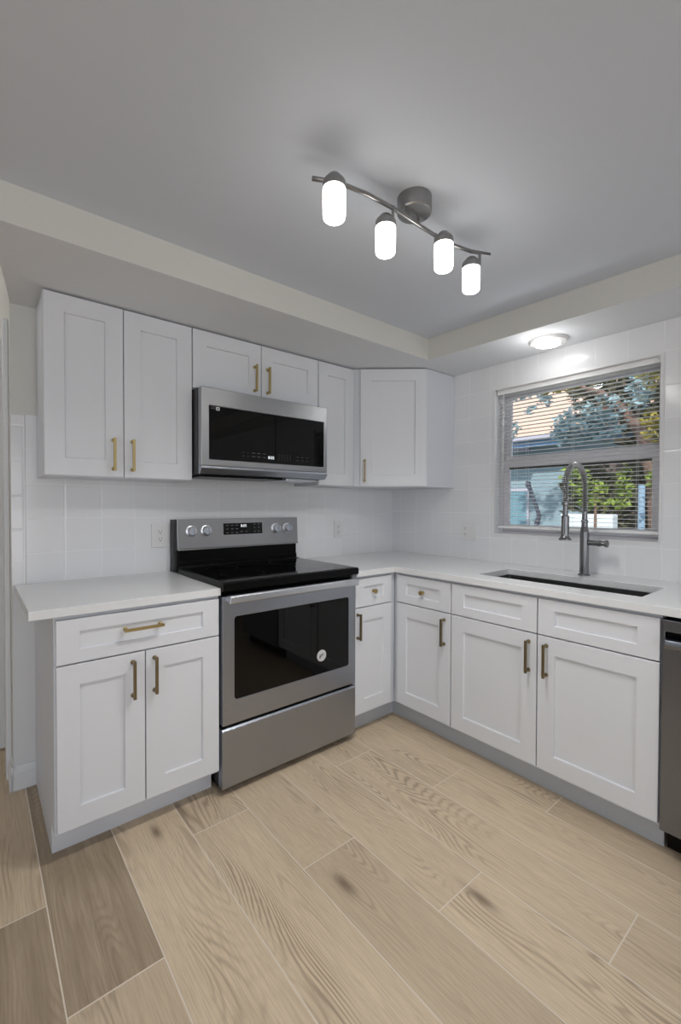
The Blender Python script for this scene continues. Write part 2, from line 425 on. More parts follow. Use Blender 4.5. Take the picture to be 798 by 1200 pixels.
# ---------------------------------------------------------------- cabinet builders
Z3 = Vector((0, 0, 1))
AX = (Vector((0, 0, 0)), Vector((1, 0, 0)), Vector((0, -1, 0)))      # back wall: s = x, n out of the wall = -y
BX = (Vector((0, 0, 0)), Vector((0, -1, 0)), Vector((-1, 0, 0)))     # window wall: s = -y, n = -x
def shaker(fr, s0, s1, z0, z1, n1, fw=.071, fh=.073, th=.019, rec=.0095):
    O, Sx, N = fr; bm = BM()
    P = lambda s, n, z: bm.verts.new(O + Sx * s + N * n + Z3 * z)
    def ring(a0, a1, b0, b1, n): return [P(a0, n, b0), P(a1, n, b0), P(a1, n, b1), P(a0, n, b1)]
    c = .0012
    R = [ring(s0, s1, z0, z1, n1 - th), ring(s0, s1, z0, z1, n1 - c), ring(s0 + c, s1 - c, z0 + c, z1 - c, n1),
         ring(s0 + fw, s1 - fw, z0 + fh, z1 - fh, n1), ring(s0 + fw + .0025, s1 - fw - .0025, z0 + fh + .0025, z1 - fh - .0025, n1 - rec)]
    bm.faces.new(R[0])
    for A, B in zip(R, R[1:]):
        for i in range(4): bm.faces.new((A[i], A[(i + 1) % 4], B[(i + 1) % 4], B[i]))
    bm.faces.new(R[-1]); return bm
def pull(fr, s, z, n, vertical=True, L=.142, m=None):
    O, Sx, N = fr; bm = BM(); h = L / 2
    if vertical: obox(bm, O, Sx, N, s - .005, s + .005, n + .024, n + .034, z - h, z + h)
    else: obox(bm, O, Sx, N, s - h, s + h, n + .024, n + .034, z - .005, z + .005)
    for q in (-1, 1):
        c = O + Sx * (s if vertical else s + q * (h - .008)) + N * (n + .0002) + Z3 * ((z + q * (h - .008)) if vertical else z)
        lathe(bm, c, [(.0085, 0), (.0085, .004), (.0052, .006), (.0052, .027)], N, 16)
    return bm
def knob_bm(fr, s, z, n):
    O, Sx, N = fr; bm = BM(); c = O + Sx * s + N * (n + .0002) + Z3 * z
    lathe(bm, c, [(.009, 0), (.009, .003), (.005, .005), (.005, .014), (.012, .017), (.0135, .021), (.012, .026), (.006, .028)], N, 24); return bm

# ---- base cabinets
TOE_Z, BOX_T = .105, .875
def base_cab(name, label, fr, s0, s1, toe_n, loc, group=None, side_to_floor=False, toe_s=None, hollow=False):
    t = thing(name, label, 'cabinet', loc, 'white base cabinets')
    O, Sx, N = fr; bm = BM()
    if hollow:     # open-topped box for the sink basin
        obox(bm, O, Sx, N, s0, s0 + .018, .004, .610, TOE_Z, BOX_T); obox(bm, O, Sx, N, s1 - .018, s1, .004, .610, TOE_Z, BOX_T)
        obox(bm, O, Sx, N, s0 + .018, s1 - .018, .592, .610, TOE_Z, BOX_T); obox(bm, O, Sx, N, s0 + .018, s1 - .018, .004, .020, TOE_Z, BOX_T)
        obox(bm, O, Sx, N, s0 + .018, s1 - .018, .020, .592, TOE_Z, TOE_Z + .018)
    else: obox(bm, O, Sx, N, s0, s1, .008 if not side_to_floor else .006, .610, TOE_Z, BOX_T)
    if side_to_floor: obox(bm, O, Sx, N, s0, s0 + .018, .022, .5315, 0, TOE_Z + .001); obox(bm, O, Sx, N, s1 - .018, s1, .02, .53, 0, TOE_Z + .001)
    obj('body', bm, M['cab_side'], t, bevel=.0008, seg=1)
    bm = BM(); a, b = toe_s or (s0, s1); obox(bm, O, Sx, N, a, b, toe_n - .012, toe_n, 0, TOE_Z + .001)
    obj('toe_kick', bm, M['toe'] if not side_to_floor else M['cab_side'], t)
    return t
# left of the range
A1 = base_cab('base_cabinet', 'white two-door base cabinet with one wide drawer, left of the range', AX, -2.3095, -1.7075, .5335, (-2.01, -.31, 0), side_to_floor=True, toe_s=(-2.3085, -1.7085))
d = obj('drawer', shaker(AX, -2.3035, -1.7135, .7065, .861, .630, fh=.044), M['cab'], A1)
obj('handle', pull(AX, -2.021, .797, .630, False), M['brass'], d)
for s0, s1, hs in ((-2.3035, -2.0145, -2.058), (-2.0105, -1.7135, -1.979)):
    d = obj('door', shaker(AX, s0, s1, .121, .7005, .630), M['cab'], A1)
    obj('handle', pull(AX, hs, .605, .630), M['dark_brass'], d)
# right of the range
A2 = base_cab('base_cabinet', 'narrow white base cabinet with small knobbed drawer, right of the range', AX, -.9395, -.6105, .550, (-.79, -.31, 0), toe_s=(-.9395, -.5565))
d = obj('drawer', shaker(AX, -.9345, -.655, .7065, .861, .630, fw=.066, fh=.044), M['cab'], A2)
obj('knob', knob_bm(AX, -.803, .785, .630), M['brass'], d)
d = obj('door', shaker(AX, -.9345, -.655, .121, .7005, .630, fw=.066), M['cab'], A2)
obj('handle', pull(AX, -.921, .605, .630), M['dark_brass'], d)
# corner filler post
# window wall: corner unit and sink base
B1 = base_cab('base_cabinet', 'white base cabinet with knobbed drawer in the corner, under the window-side counter', BX, .612, 1.025, .556, (-.31, -.82, 0), toe_s=(.540, 1.025))
d = obj('drawer', shaker(BX, .6475, 1.0215, .7065, .861, .630, fh=.044), M['cab'], B1)
obj('knob', knob_bm(BX, .842, .785, .630), M['brass'], d)
d = obj('door', shaker(BX, .6475, 1.0215, .121, .7005, .630), M['cab'], B1)
obj('handle', pull(BX, .985, .603, .630), M['dark_brass'], d)
B2 = base_cab('sink_base_cabinet', 'wide white double-door sink cabinet below the sink, beside the dishwasher', BX, 1.0255, 1.929, .556, (-.31, -1.48, 0), hollow=True, toe_s=(1.0255, 1.929))
for s0, s1, hs in ((1.0295, 1.4765, 1.442), (1.4815, 1.9265, 1.520)):
    obj('drawer_front', shaker(BX, s0, s1, .7065, .861, .630, fh=.044), M['cab'], B2)
    d = obj('door', shaker(BX, s0, s1, .121, .7005, .630), M['cab'], B2)
    obj('handle', pull(BX, hs, .600, .630), M['dark_brass'], d)

# ---- worktops
CT0, CT1 = .8755, .9075
bm = BM(); prism(bm, [(-2.3815, -.0085), (-2.3815, -.640), (-1.7085, -.640), (-1.7085, -.0085)], CT0 + .0004, CT1)
tag(obj('countertop', bm, M['quartz'], bevel=.002), 'short white quartz countertop left of the range', 'countertop')
SX0, SX1, SY0, SY1 = -.505, -.200, -1.832, -1.100
bm = BM()
cells(bm, [-.9385, -.645, SX0, SX1, -.0005], [-2.75, SY0, SY1, -.645, -.0085],
      lambda x, y: (x > -.645 or y > -.645) and not (SX0 < x < SX1 and SY0 < y < SY1), CT0 + .0004, CT1, lambda u, v, w: (u, v, w))
tag(obj('countertop', bm, M['quartz'], bevel=.002), 'L-shaped white quartz countertop running under the window, with sink cut-out', 'countertop')
# ---- sink: undermount basin
sk = thing('kitchen_sink', 'dark stainless undermount sink let into the white counter below the window', 'sink', (-.3525, -1.466, .64))
bm = BM(); x0, x1, y0, y1, zb, zt, th = SX0 + .004, SX1 - .004, SY0 + .004, SY1 - .004, .655, .8745, .012
def rrect(x0, x1, y0, y1, r, z, n=5):
    out = []
    for cx, cy, a0 in ((x1 - r, y1 - r, 0), (x0 + r, y1 - r, PI / 2), (x0 + r, y0 + r, PI), (x1 - r, y0 + r, 1.5 * PI)):
        for k in range(n + 1):
            a = a0 + PI / 2 * k / n; out.append((cx + r * math.cos(a), cy + r * math.sin(a), z))
    return out
rings = [rrect(x0 - .02, x1 + .02, y0 - .02, y1 + .02, .03, zt), rrect(x0, x1, y0, y1, .015, zt), rrect(x0, x1, y0, y1, .015, zb + .02), rrect(x0 + .02, x1 - .02, y0 + .02, y1 - .02, .015, zb)]
rv = [[bm.verts.new(p) for p in r] for r in rings]
for A, B in zip(rv, rv[1:]):
    for i in range(len(A)): bm.faces.new((A[i], A[(i + 1) % len(A)], B[(i + 1) % len(A)], B[i]))
bm.faces.new(rv[-1])
o = obj('basin', bm, M['sink'], sk); so = o.modifiers.new('solid', 'SOLIDIFY'); so.thickness = .0015
bm = BM(); lathe(bm, (-.3525, -1.466, .6575), [(.045, 0), (.045, .003), (.03, .004), (.028, .0015), (.004, .0015)], n=28)
obj('drain', bm, M['spring'], sk)

# ---------------------------------------------------------------- upper cabinets
UB, UT = 1.380, 2.1335
def upper(name, label, s0, s1, z0, loc, doors, depth=.252, group=None):
    t = thing(name, label, 'cabinet', loc, 'white wall cabinets'); bm = BM()
    obox(bm, *AX, s0, s1, .0085, depth, z0, UT); obj('body', bm, M['cab_side'], t, bevel=.0008, seg=1)
    for a, b, hs, hz in doors:
        d = obj('door', shaker(AX, a, b, z0 + .004, UT - .006, depth + .0185), M['cab'], t)
        if hs is not None: obj('handle', pull(AX, hs, hz, depth + .0185), M['brass'], d)
    return t
upper('wall_cabinet', 'tall white two-door wall cabinet at the left end, above the short counter', -2.2975, -1.688, UB, (-1.99, -.13, UB),
      [(-2.2955, -2.000, -2.0415, 1.482), (-1.9965, -1.690, -1.964, 1.482)])
upper('wall_cabinet', 'short white two-door wall cabinet above the microwave', -1.6865, -.920, 1.834, (-1.30, -.13, 1.834),
      [(-1.6845, -1.3075, -1.348, 1.940), (-1.3035, -.922, -1.269, 1.940)])
upper('wall_cabinet', 'narrow single-door white wall cabinet right of the microwave', -.918, -.632, UB, (-.77, -.13, UB),
      [(-.916, -.634, None, 0)])
# diagonal corner cabinet
t = thing('corner_wall_cabinet', 'white diagonal-front wall cabinet filling the corner by the window', 'cabinet', (-.28, -.28, UB), 'white wall cabinets')
Lp, Rp = Vector((-.631, -.268, 0)), Vector((-.279, -.578, 0))
bm = BM(); prism(bm, [(-.001, -.0085), (-.631, -.0085), (Lp.x, Lp.y), (Rp.x - .02, Rp.y + .0176), (Rp.x, Rp.y), (-.001, -.578)], UB, UT)
obj('body', bm, M['cab_side'], t, bevel=.0008, seg=1)
Sd = (Rp - Lp).normalized(); Nd = Vector((Sd.y, -Sd.x, 0))
if Nd.dot(Vector((-1, -1, 0))) < 0: Nd = -Nd
DX = (Lp, Sd, Nd)
Ld = (Rp - Lp).length
d = obj('door', shaker(DX, .040, Ld - .010, UB + .004, UT - .006, .0185), M['cab'], t)
obj('handle', pull(DX, .068, 1.482, .0185), M['dark_brass'], d)

# ---------------------------------------------------------------- range
rg = thing('electric_range', 'freestanding stainless steel electric range with black glass cooktop between the base cabinets', 'range', (-1.324, -.32, 0))
RX0, RX1 = -1.7035, -.944
bm = BM(); box(bm, RX0 + .004, RX1 - .004, -.600, -.03, .022, .890); obj('body', bm, M['black'], rg, bevel=.002)
for i, (x, y) in enumerate(((-1.67, -.57), (-.98, -.57), (-1.67, -.08), (-.98, -.08))):
    bm = BM(); lathe(bm, (x, y, 0), [(.016, 0), (.016, .006), (.008, .008), (.008, .023)], n=16); obj('foot', bm, M['rubber'], rg)
bm = BM(); prof(bm, [(-.601, .030), (-.632, .030), (-.640, .038), (-.640, .284), (-.632, .292), (-.601, .292)], 'x', RX0, RX1)
obj('storage_drawer', bm, M['steel'], rg, bevel=.0015)
# oven door with glass
def rr2(x0, x1, z0, z1, r, y, n=6):
    return [(p[0], y, p[1]) for p in rrect(x0, x1, z0, z1, r, 0, n)]
def framed(bm, o, i, ro, ri, yf, yb):
    L_ = [rr2(*o, ro, yb), rr2(*o, ro, yf), rr2(*i, ri, yf), rr2(*i, ri, yb)]
    V_ = [[bm.verts.new(p) for p in l] for l in L_]
    for A, B in zip(V_, V_[1:] + V_[:1]):
        for k in range(len(A)): bm.faces.new((A[k], A[(k + 1) % len(A)], B[(k + 1) % len(B)], B[k]))
def slabr(bm, i, ri, yf, yb):
    A = [bm.verts.new(p) for p in rr2(*i, ri, yf)]; B = [bm.verts.new(p) for p in rr2(*i, ri, yb)]
    bm.faces.new(A); bm.faces.new(B)
    for k in range(len(A)): bm.faces.new((A[k], A[(k + 1) % len(A)], B[(k + 1) % len(B)], B[k]))
bm = BM(); framed(bm, (RX0 + .002, RX1, .308, .868), (-1.646, -.990, .412, .776), .004, .014, -.640, -.603)
od = obj('oven_door', bm, M['steel'], rg, bevel=.0025)
bm = BM(); slabr(bm, (-1.6455, -.9905, .4125, .7755), .0135, -.6385, -.605)
obj('oven_window', bm, M['black_glass'], od, bevel=.001)
bm = BM(); prof(bm, [(-.668, .842), (-.684, .842), (-.690, .848), (-.690, .872), (-.684, .878), (-.668, .878)], 'x', -1.688, -.962)
for x in (-1.684, -.984): box(bm, x, x + .018, -.676, -.6395, .846, .872)
obj('oven_handle', bm, M['steel_light'], od, bevel=.002)
bm = BM(); lathe(bm, (-1.170, -.6388, .503), [(.029, 0), (.029, .0006)], (0, -1, 0), 40)
n0_ = len(bm.faces)
obox(bm, Vector((-1.170, -.6394, .503)), Vector((1, 0, .35)).normalized(), Vector((0, -1, 0)), -.013, .013, 0, .0005, .003, .007)
obox(bm, Vector((-1.170, -.6394, .503)), Vector((1, 0, .35)).normalized(), Vector((0, -1, 0)), -.010, .014, 0, .0005, -.004, -.001)
obox(bm, Vector((-1.170, -.6394, .503)), Vector((1, 0, .35)).normalized(), Vector((0, -1, 0)), -.014, -.008, 0, .0005, -.010, .006)
for f in list(bm.faces)[n0_:]: f.material_index = 1
sk2 = obj('sticker', bm, [M['mark'], M['slot']], od); sk2['label'] = 'round white sticker with a dark emblem'
# cooktop
bm = BM()
prof(bm, [(-.12, .893), (-.655, .893), (-.662, .899), (-.662, .926), (-.655, .9305), (-.12, .9305)], 'x', RX0 - .004, RX1 + .004)
ck = obj('cooktop', bm, M['black'], rg, bevel=.002)
bm = BM(); box(bm, RX0 + .012, RX1 - .012, -.640, -.125, .9300, .9318); obj('cooktop_glass', bm, M['cook_glass'], ck)
for (x, y, r) in ((-1.52, -.47, .105), (-1.12, -.47, .085), (-1.52, -.24, .08), (-1.12, -.24, .105)):
    bm = BM()
    n = 48
    A = [bm.verts.new((x + r * math.cos(2 * PI * k / n), y + r * math.sin(2 * PI * k / n), .9320)) for k in range(n)]
    B = [bm.verts.new((x + (r - .0012) * math.cos(2 * PI * k / n), y + (r - .0012) * math.sin(2 * PI * k / n), .9320)) for k in range(n)]
    for k in range(n): bm.faces.new((A[k], A[(k + 1) % n], B[(k + 1) % n], B[k]))
    obj('burner_ring', bm, M['burner'], ck)
# back guard
bm = BM(); box(bm, RX0 - .008, RX1 + .002, -.060, -.012, .905, 1.183)
bgd = obj('backguard', bm, M['charcoal'], rg, bevel=.003)
bm = BM(); prof(bm, [(-.060, 1.183), (-.078, 1.185), (-.088, 1.030), (-.094, 1.022), (-.060, 1.022)], 'x', RX0 + .006, RX1 + .002)
bp = obj('control_panel', bm, M['steel_n'], rg, bevel=.002)
bm = BM(); prof(bm, [(-.060, 1.020), (-.079, 1.020), (-.079, .965), (-.086, .957), (-.086, .9345), (-.122, .9335), (-.122, .922), (-.060, .922)], 'x', RX0 + .012, RX1 - .006)
obj('backguard_base', bm, M['black'], rg, bevel=.002)
PN = Vector((0, -1, .0645)).normalized(); PU = Vector((0, -.0645, -1)).normalized() * -1
def pz(z): return -.078 - .010 * (1.185 - z) / .155     # y of the panel face at height z
Opan = Vector((-1.317, pz(1.126) - .0002, 1.126)); Sx_ = Vector((1, 0, 0))
def pbox(bm, s0, s1, u0, u1, n0, n1):
    P = [Opan + Sx_ * a + PU * b + PN * c for a in (s0, s1) for b in (u0, u1) for c in (n0, n1)]
    v = [bm.verts.new(p) for p in P]
    for f in ((0, 1, 3, 2), (4, 6, 7, 5), (0, 4, 5, 1), (2, 3, 7, 6), (0, 2, 6, 4), (1, 5, 7, 3)): bm.faces.new([v[i] for i in f])
bm = BM(); pbox(bm, -.123, .123, -.032, .032, 0, .0015); dsp = obj('display', bm, M['black_glass'], bp)
def key(s, u, a, b):
    bm = BM(); pbox(bm, s - a, s + a, u - b, u + b, .0015, .0019); obj('key_mark', bm, M['markdim'], bp)
for s in (-.100, -.070, -.041):
    for u in (.020, 0, -.022): key(s, u, .008, .0022)
for s in (-.012, .018): key(s, -.017, .007, .0025)
for s in (.072, .100):
    for u in (.024, .003, -.018): key(s, u, .005, .0025)
text_part('clock_digits', '8:05', .022, Opan + Sx_ * .002 + PU * .0155 + PN * .0021, (PI / 2 - .0645, 0, 0), M['digits'], bp)
for x in (-1.622, -1.540, -1.101, -1.019):
    c = Vector((x, pz(1.121) - .0003, 1.121)); bm = BM()
    lathe(bm, c, [(.030, 0), (.030, .004), (.024, .006), (.0235, .024), (.021, .027)], PN, 32)
    k = obj('knob', bm, M['steel_light'], rg, smooth=False)
    bm = BM(); O2 = c + PN * .027; P = [O2 + Sx_ * a + PU * b + PN * e for a in (-.0055, .0055) for b in (-.022, .022) for e in (0, .009)]
    v = [bm.verts.new(p) for p in P]
    for f in ((0, 1, 3, 2), (4, 6, 7, 5), (0, 4, 5, 1), (2, 3, 7, 6), (0, 2, 6, 4), (1, 5, 7, 3)): bm.faces.new([v[i] for i in f])
    obj('grip', bm, M['steel'], k, bevel=.002)

# ---------------------------------------------------------------- microwave
mw = thing('microwave', 'stainless steel over-the-range microwave with black glass front, hung above the range', 'microwave', (-1.30, -.19, 1.41))
MX0, MX1 = -1.683, -.921
bm = BM(); box(bm, MX0, MX1, -.322, -.0085, 1.412, 1.829); obj('body', bm, M['charcoal'], mw, bevel=.003)
bm = BM()
cells(bm, [MX0 + .002, -1.641, -.946, MX1 - .002], [1.452, 1.483, 1.742, 1.828], lambda a, b: not (-1.641 < a < -.946 and 1.483 < b < 1.742), -.326, -.362, lambda u, v, w: (u, w, v))
fd = obj('door', bm, M['steel_n'], mw, bevel=.003)
bm = BM(); cells(bm, [-1.640, -1.2725], [1.484, 1.741], lambda a, b: True, -.328, -.3605, lambda u, v, w: (u, w, v)); wn_ = obj('door_glass', bm, M['black_glass'], mw, bevel=.001)
bm = BM(); cells(bm, [-1.2685, -.947], [1.484, 1.741], lambda a, b: True, -.328, -.3605, lambda u, v, w: (u, w, v)); cg = obj('control_glass', bm, M['black_glass'], mw, bevel=.001)
# sloping lower lip
bm = BM(); prof(bm, [(-.326, 1.4515), (-.362, 1.4515), (-.366, 1.440), (-.345, 1.412), (-.326, 1.412)], 'x', MX0 + .002, MX1 - .002)
obj('lower_trim', bm, M['steel'], mw, bevel=.002)
bm = BM()
for k in range(14): box(bm, -1.50 + .02 * k, -1.488 + .02 * k, -.30, -.20, 1.405, 1.4122)
obj('vent_grille', bm, M['black'], mw)
bm = BM(); box(bm, -1.66, -1.20, -.318, -.10, 1.400, 1.4121); obj('grease_filter', bm, M['black'], mw, bevel=.003)
bm = BM(); box(bm, -1.17, -.96, -.310, -.12, 1.398, 1.4121); obj('lamp_cover', bm, M['steel_light'], mw, bevel=.003)
bm = BM(); box(bm, MX0 + .03, MX0 + .06, -.340, -.327, 1.8285, 1.8335); obj('hinge_cap', bm, M['black'], mw)
bm = BM(); box(bm, -1.606, -1.587, -.3613, -.3603, 1.7215, 1.7385); q = obj('energy_mark', bm, M['mark'], wn_)
bm = BM(); box(bm, -1.600, -1.594, -.3616, -.3612, 1.726, 1.734); obj('energy_symbol', bm, M['slot'], wn_)
def mkey(nm, x0, x1, z0, z1, par):
    bm = BM(); box(bm, x0, x1, -.3611, -.3603, z0, z1); obj(nm, bm, M['markdim'], par)
for z in (1.7345, 1.7265): mkey('energy_text', -1.632, -1.610, z, z + .003, wn_)
for z in (1.528, 1.510):
    for x0, x1 in ((-1.462, -1.457), (-1.436, -1.431), (-1.412, -1.392), (-1.380, -1.362), (-1.348, -1.330)): mkey('key_mark', x0, x1, z, z + .0028, wn_)
for z in (1.531, 1.522, 1.513, 1.504):
    for k in range(5): mkey('key_mark', -1.252 + k * .018, -1.247 + k * .018, z, z + .0022, cg)
for x in (-1.136, -1.104, -1.072):
    for z in (1.526, 1.508): mkey('key_mark', x, x + .014, z, z + .0026, cg)
text_part('clock_digits', '8:05', .022, Vector((-1.297, -.3607, 1.512)), (PI / 2, 0, 0), M['digits'], wn_)

# ---------------------------------------------------------------- dishwasher
dw = thing('dishwasher', 'stainless steel dishwasher at the right edge, under the counter beside the sink cabinet', 'dishwasher', (-.32, -2.24, 0))
D0, D1 = -2.545, -1.9345
bm = BM(); box(bm, -.600, -.02, D0 + .005, D1 - .003, .10, .872); obj('body', bm, M['black'], dw)
bm = BM()
def lip(zs):  # door profile with scooped handle pocket
    return zs
cells(bm, [D0, D0 + .03, D1 - .010, D1], [.108, .770, .795, .820, .862], lambda a, b: not (D0 + .03 < a < D1 - .010 and .795 < b < .820), -.602, -.640, lambda u, v, w: (w, u, v))
dd = obj('door', bm, M['steel_dw'], dw, bevel=.003)
bm = BM(); box(bm, -.610, -.604, D0 + .03, D1 - .010, .795, .820); obj('handle_recess', bm, M['black'], dd)
bm = BM(); prof(bm, [(-.6402, .800), (-.658, .794), (-.664, .780), (-.660, .764), (-.6402, .758)], 'y', D0 + .03, D1 - .012)
obj('handle', bm, M['steel_dw'], dd, bevel=.002)
bm = BM(); box(bm, -.565, -.553, D0 + .01, D1 - .006, .012, .1075); obj('toe_kick', bm, M['black'], dw)
for y in (D0 + .04, D1 - .04):
    bm = BM(); lathe(bm, (-.55 + .03, y, 0), [(.016, 0), (.016, .006), (.007, .008), (.007, .1005)], n=14); obj('foot', bm, M['rubber'], dw)

# ---------------------------------------------------------------- faucet
fc = thing('kitchen_faucet', 'gunmetal spring-neck kitchen faucet standing behind the sink', 'faucet', (-.115, -1.465, CT1))
FX, FY = -.115, -1.465
bm = BM(); lathe(bm, (FX, FY, CT1 + .0003), [(.029, 0), (.029, .004), (.026, .007)], n=32); obj('base_flange', bm, M['faucet'], fc)
bm = BM(); lathe(bm, (FX, FY, CT1 + .0075), [(.0215, 0), (.0215, .205), (.0205, .215), (.0145, .243), (.0145, .262), (.0165, .264), (.0165, .272), (.0125, .276), (.0125, .32)], n=28)
obj('body', bm, M['faucet'], fc, smooth=False, bevel=.0006)
arch = []
reach, ztop, zs, ze = .222, 1.466, 1.225, 1.268
r = reach / 2
for k in range(5): arch.append(Vector((FX, FY, zs + (1.466 - r - zs) * k / 5)))
for k in range(25):
    a = PI * k / 24; arch.append(Vector((FX - r + r * math.cos(a), FY, 1.466 - r + r * math.sin(a))))
for k in range(1, 5): arch.append(Vector((FX - reach, FY, 1.466 - r - (1.466 - r - ze) * k / 4)))
bm = BM(); tube(bm, arch + [Vector((FX - reach, FY, 1.20))], .0075, 12); obj('hose', bm, M['rubber'], fc, smooth=True)
# spring coil around the arch
def coil(path, R, pitch, wire, n=8, seg=12):
    L = [0]
    for a, b in zip(path, path[1:]): L.append(L[-1] + (b - a).length)
    tot = L[-1]; steps = int(tot / pitch * seg); pts = []
    for i in range(steps + 1):
        s = tot * i / steps; j = 0
        while j < len(L) - 2 and L[j + 1] < s: j += 1
        f = (s - L[j]) / max(L[j + 1] - L[j], 1e-6); p = path[j].lerp(path[j + 1], f)
        tn = (path[min(j + 2, len(path) - 1)] - path[max(j - 1, 0)]).normalized()
        y = Vector((0, 1, 0)); x = tn.cross(y).normalized(); q = 2 * PI * i / seg
        pts.append(p + (x * math.cos(q) + y * math.sin(q)) * R)
    return pts
bm = BM(); tube(bm, coil(arch, .0125, .0088, .002), .0023, 6); obj('spring', bm, M['spring'], fc, smooth=True)
sx = FX - reach
bm = BM(); lathe(bm, (sx, FY, 1.098), [(.012, .0), (.0285, 0), (.0285, .005), (.022, .012), (.0175, .022), (.0175, .115), (.012, .120), (.010, .165), (.0155, .168), (.0155, .180), (.012, .184)], n=28)
sh = obj('spray_head', bm, M['faucet'], fc, bevel=.0005)
bm = BM(); box(bm, sx - .028, sx - .0165, FY - .006, FY + .006, 1.125, 1.20); obj('spray_lever', bm, M['faucet'], sh, bevel=.002)
bm = BM(); lathe(bm, (FX, FY - .020, 1.075), [(.0135, 0), (.0135, .045), (.016, .047), (.016, .055), (.012, .057), (.0135, .066), (.0115, .074), (.0175, .077), (.0175, .087), (.014, .090)], (0, -1, 0), 24)
obj('handle', bm, M['faucet'], fc, bevel=.0006)

# ---------------------------------------------------------------- outlets
def outlet(label, fr, s, z, w, h, kind):
    O, Sx, N = fr; n = .0085 if fr is AX else .0005
    c = O + Sx * s + N * n + Z3 * (z - h / 2)
    t = thing('wall_outlet', label, 'outlet', c, 'outlets on the tiled walls')
    bm = BM(); obox(bm, O, Sx, N, s - w / 2, s + w / 2, n, n + .006, z - h / 2, z + h / 2); pl = obj('cover_plate', bm, M['plastic'], t, bevel=.002)
    for sc, kd in kind:
        if kd == 'duplex':
            for dz in (.0195, -.0195):
                bm = BM(); obox(bm, O, Sx, N, s + sc - .0165, s + sc + .0165, n + .006, n + .0075, z + dz - .0145, z + dz + .0145)
                q = obj('socket', bm, M['plastic'], t, bevel=.0007)
                bm = BM()
                for a in (-.007, .005): obox(bm, O, Sx, N, s + sc + a, s + sc + a + .002, n + .0075, n + .0079, z + dz - .001, z + dz + .008)
                obox(bm, O, Sx, N, s + sc - .003, s + sc + .002, n + .0075, n + .0079, z + dz - .010, z + dz - .005)
                obj('socket_slots', bm, M['slot'], q)
        else:
            bm = BM(); obox(bm, O, Sx, N, s + sc - .0165, s + sc + .0165, n + .006, n + .0085, z - .033, z + .033)
            obj('rocker_switch', bm, M['plastic'], t, bevel=.001)
    return t
outlet('white duplex outlet on the tile just left of the range', AX, -1.762, 1.100, .090, .125, [(0, 'duplex')])
outlet('white outlet on the back tile between the range and the corner', AX, -.552, 1.092, .072, .118, [(0, 'duplex')])
outlet('white double-gang outlet and switch plate on the window wall', BX, .700, 1.095, .117, .118, [(-.023, 'duplex'), (.023, 'rocker')])

# ---------------------------------------------------------------- window and blinds
wi = bpy.data.objects.new('window_1', None); COL.objects.link(wi); wi.location = (.1, -1.319, WZ0); struct(wi, 'single-hung window over the sink')
bm = BM(); cells(bm, [WY0 + .0005, WY0 + .022, WY1 - .022, WY1 - .0005], [WZ0 + .0005, WZ0 + .022, WZ1 - .022, WZ1 - .0005], lambda a, b: not (WY0 + .022 < a < WY1 - .022 and WZ0 + .022 < b < WZ1 - .022), .075, .135, lambda u, v, w: (w, u, v))
obj('window_frame', bm, M['vinyl'], wi, bevel=.002)
bm = BM(); cells(bm, [WY0 + .023, WY0 + .060, WY1 - .060, WY1 - .023], [WZ0 + .023, WZ0 + .062, 1.500, 1.545], lambda a, b: not (WY0 + .060 < a < WY1 - .060 and WZ0 + .062 < b < 1.500), .080, .103, lambda u, v, w: (w, u, v))
ls = obj('lower_sash', bm, M['vinyl'], wi, bevel=.002)
bm = BM(); box(bm, .090, .094, WY0 + .059, WY1 - .059, WZ0 + .061, 1.501); obj('glass_pane', bm, M['glass'], ls)
bm = BM(); cells(bm, [WY0 + .023, WY0 + .040, WY1 - .055, WY1 - .023], [1.525, 1.570, WZ1 - .050, WZ1 - .023], lambda a, b: not (WY0 + .040 < a < WY1 - .055 and 1.570 < b < WZ1 - .050), .106, .130, lambda u, v, w: (w, u, v))
us = obj('upper_sash', bm, M['vinyl'], wi, bevel=.002)
bm = BM(); box(bm, .116, .120, WY0 + .039, WY1 - .054, 1.569, WZ1 - .049); obj('glass_pane', bm, M['glass'], us)
bm = BM(); box(bm, .0795, .0798, WY0 + .061, WY1 - .061, 1.488, 1.4985); obj('gasket', bm, M['vinyl_dark'], ls)
# white jamb liner around the opening
bm = BM(); cells(bm, [WY0 - .004, WY0 + .008, WY1 - .008, WY1 + .004], [WZ0 - .004, WZ0 + .008, WZ1 - .008, WZ1 + .004], lambda a, b: not (WY0 + .008 < a < WY1 - .008 and WZ0 + .008 < b < WZ1 - .008), -.003, -.0002, lambda u, v, w: (w, u, v))
struct(obj('trim_5', bm, M['plastic']), 'thin white edge round the window opening')

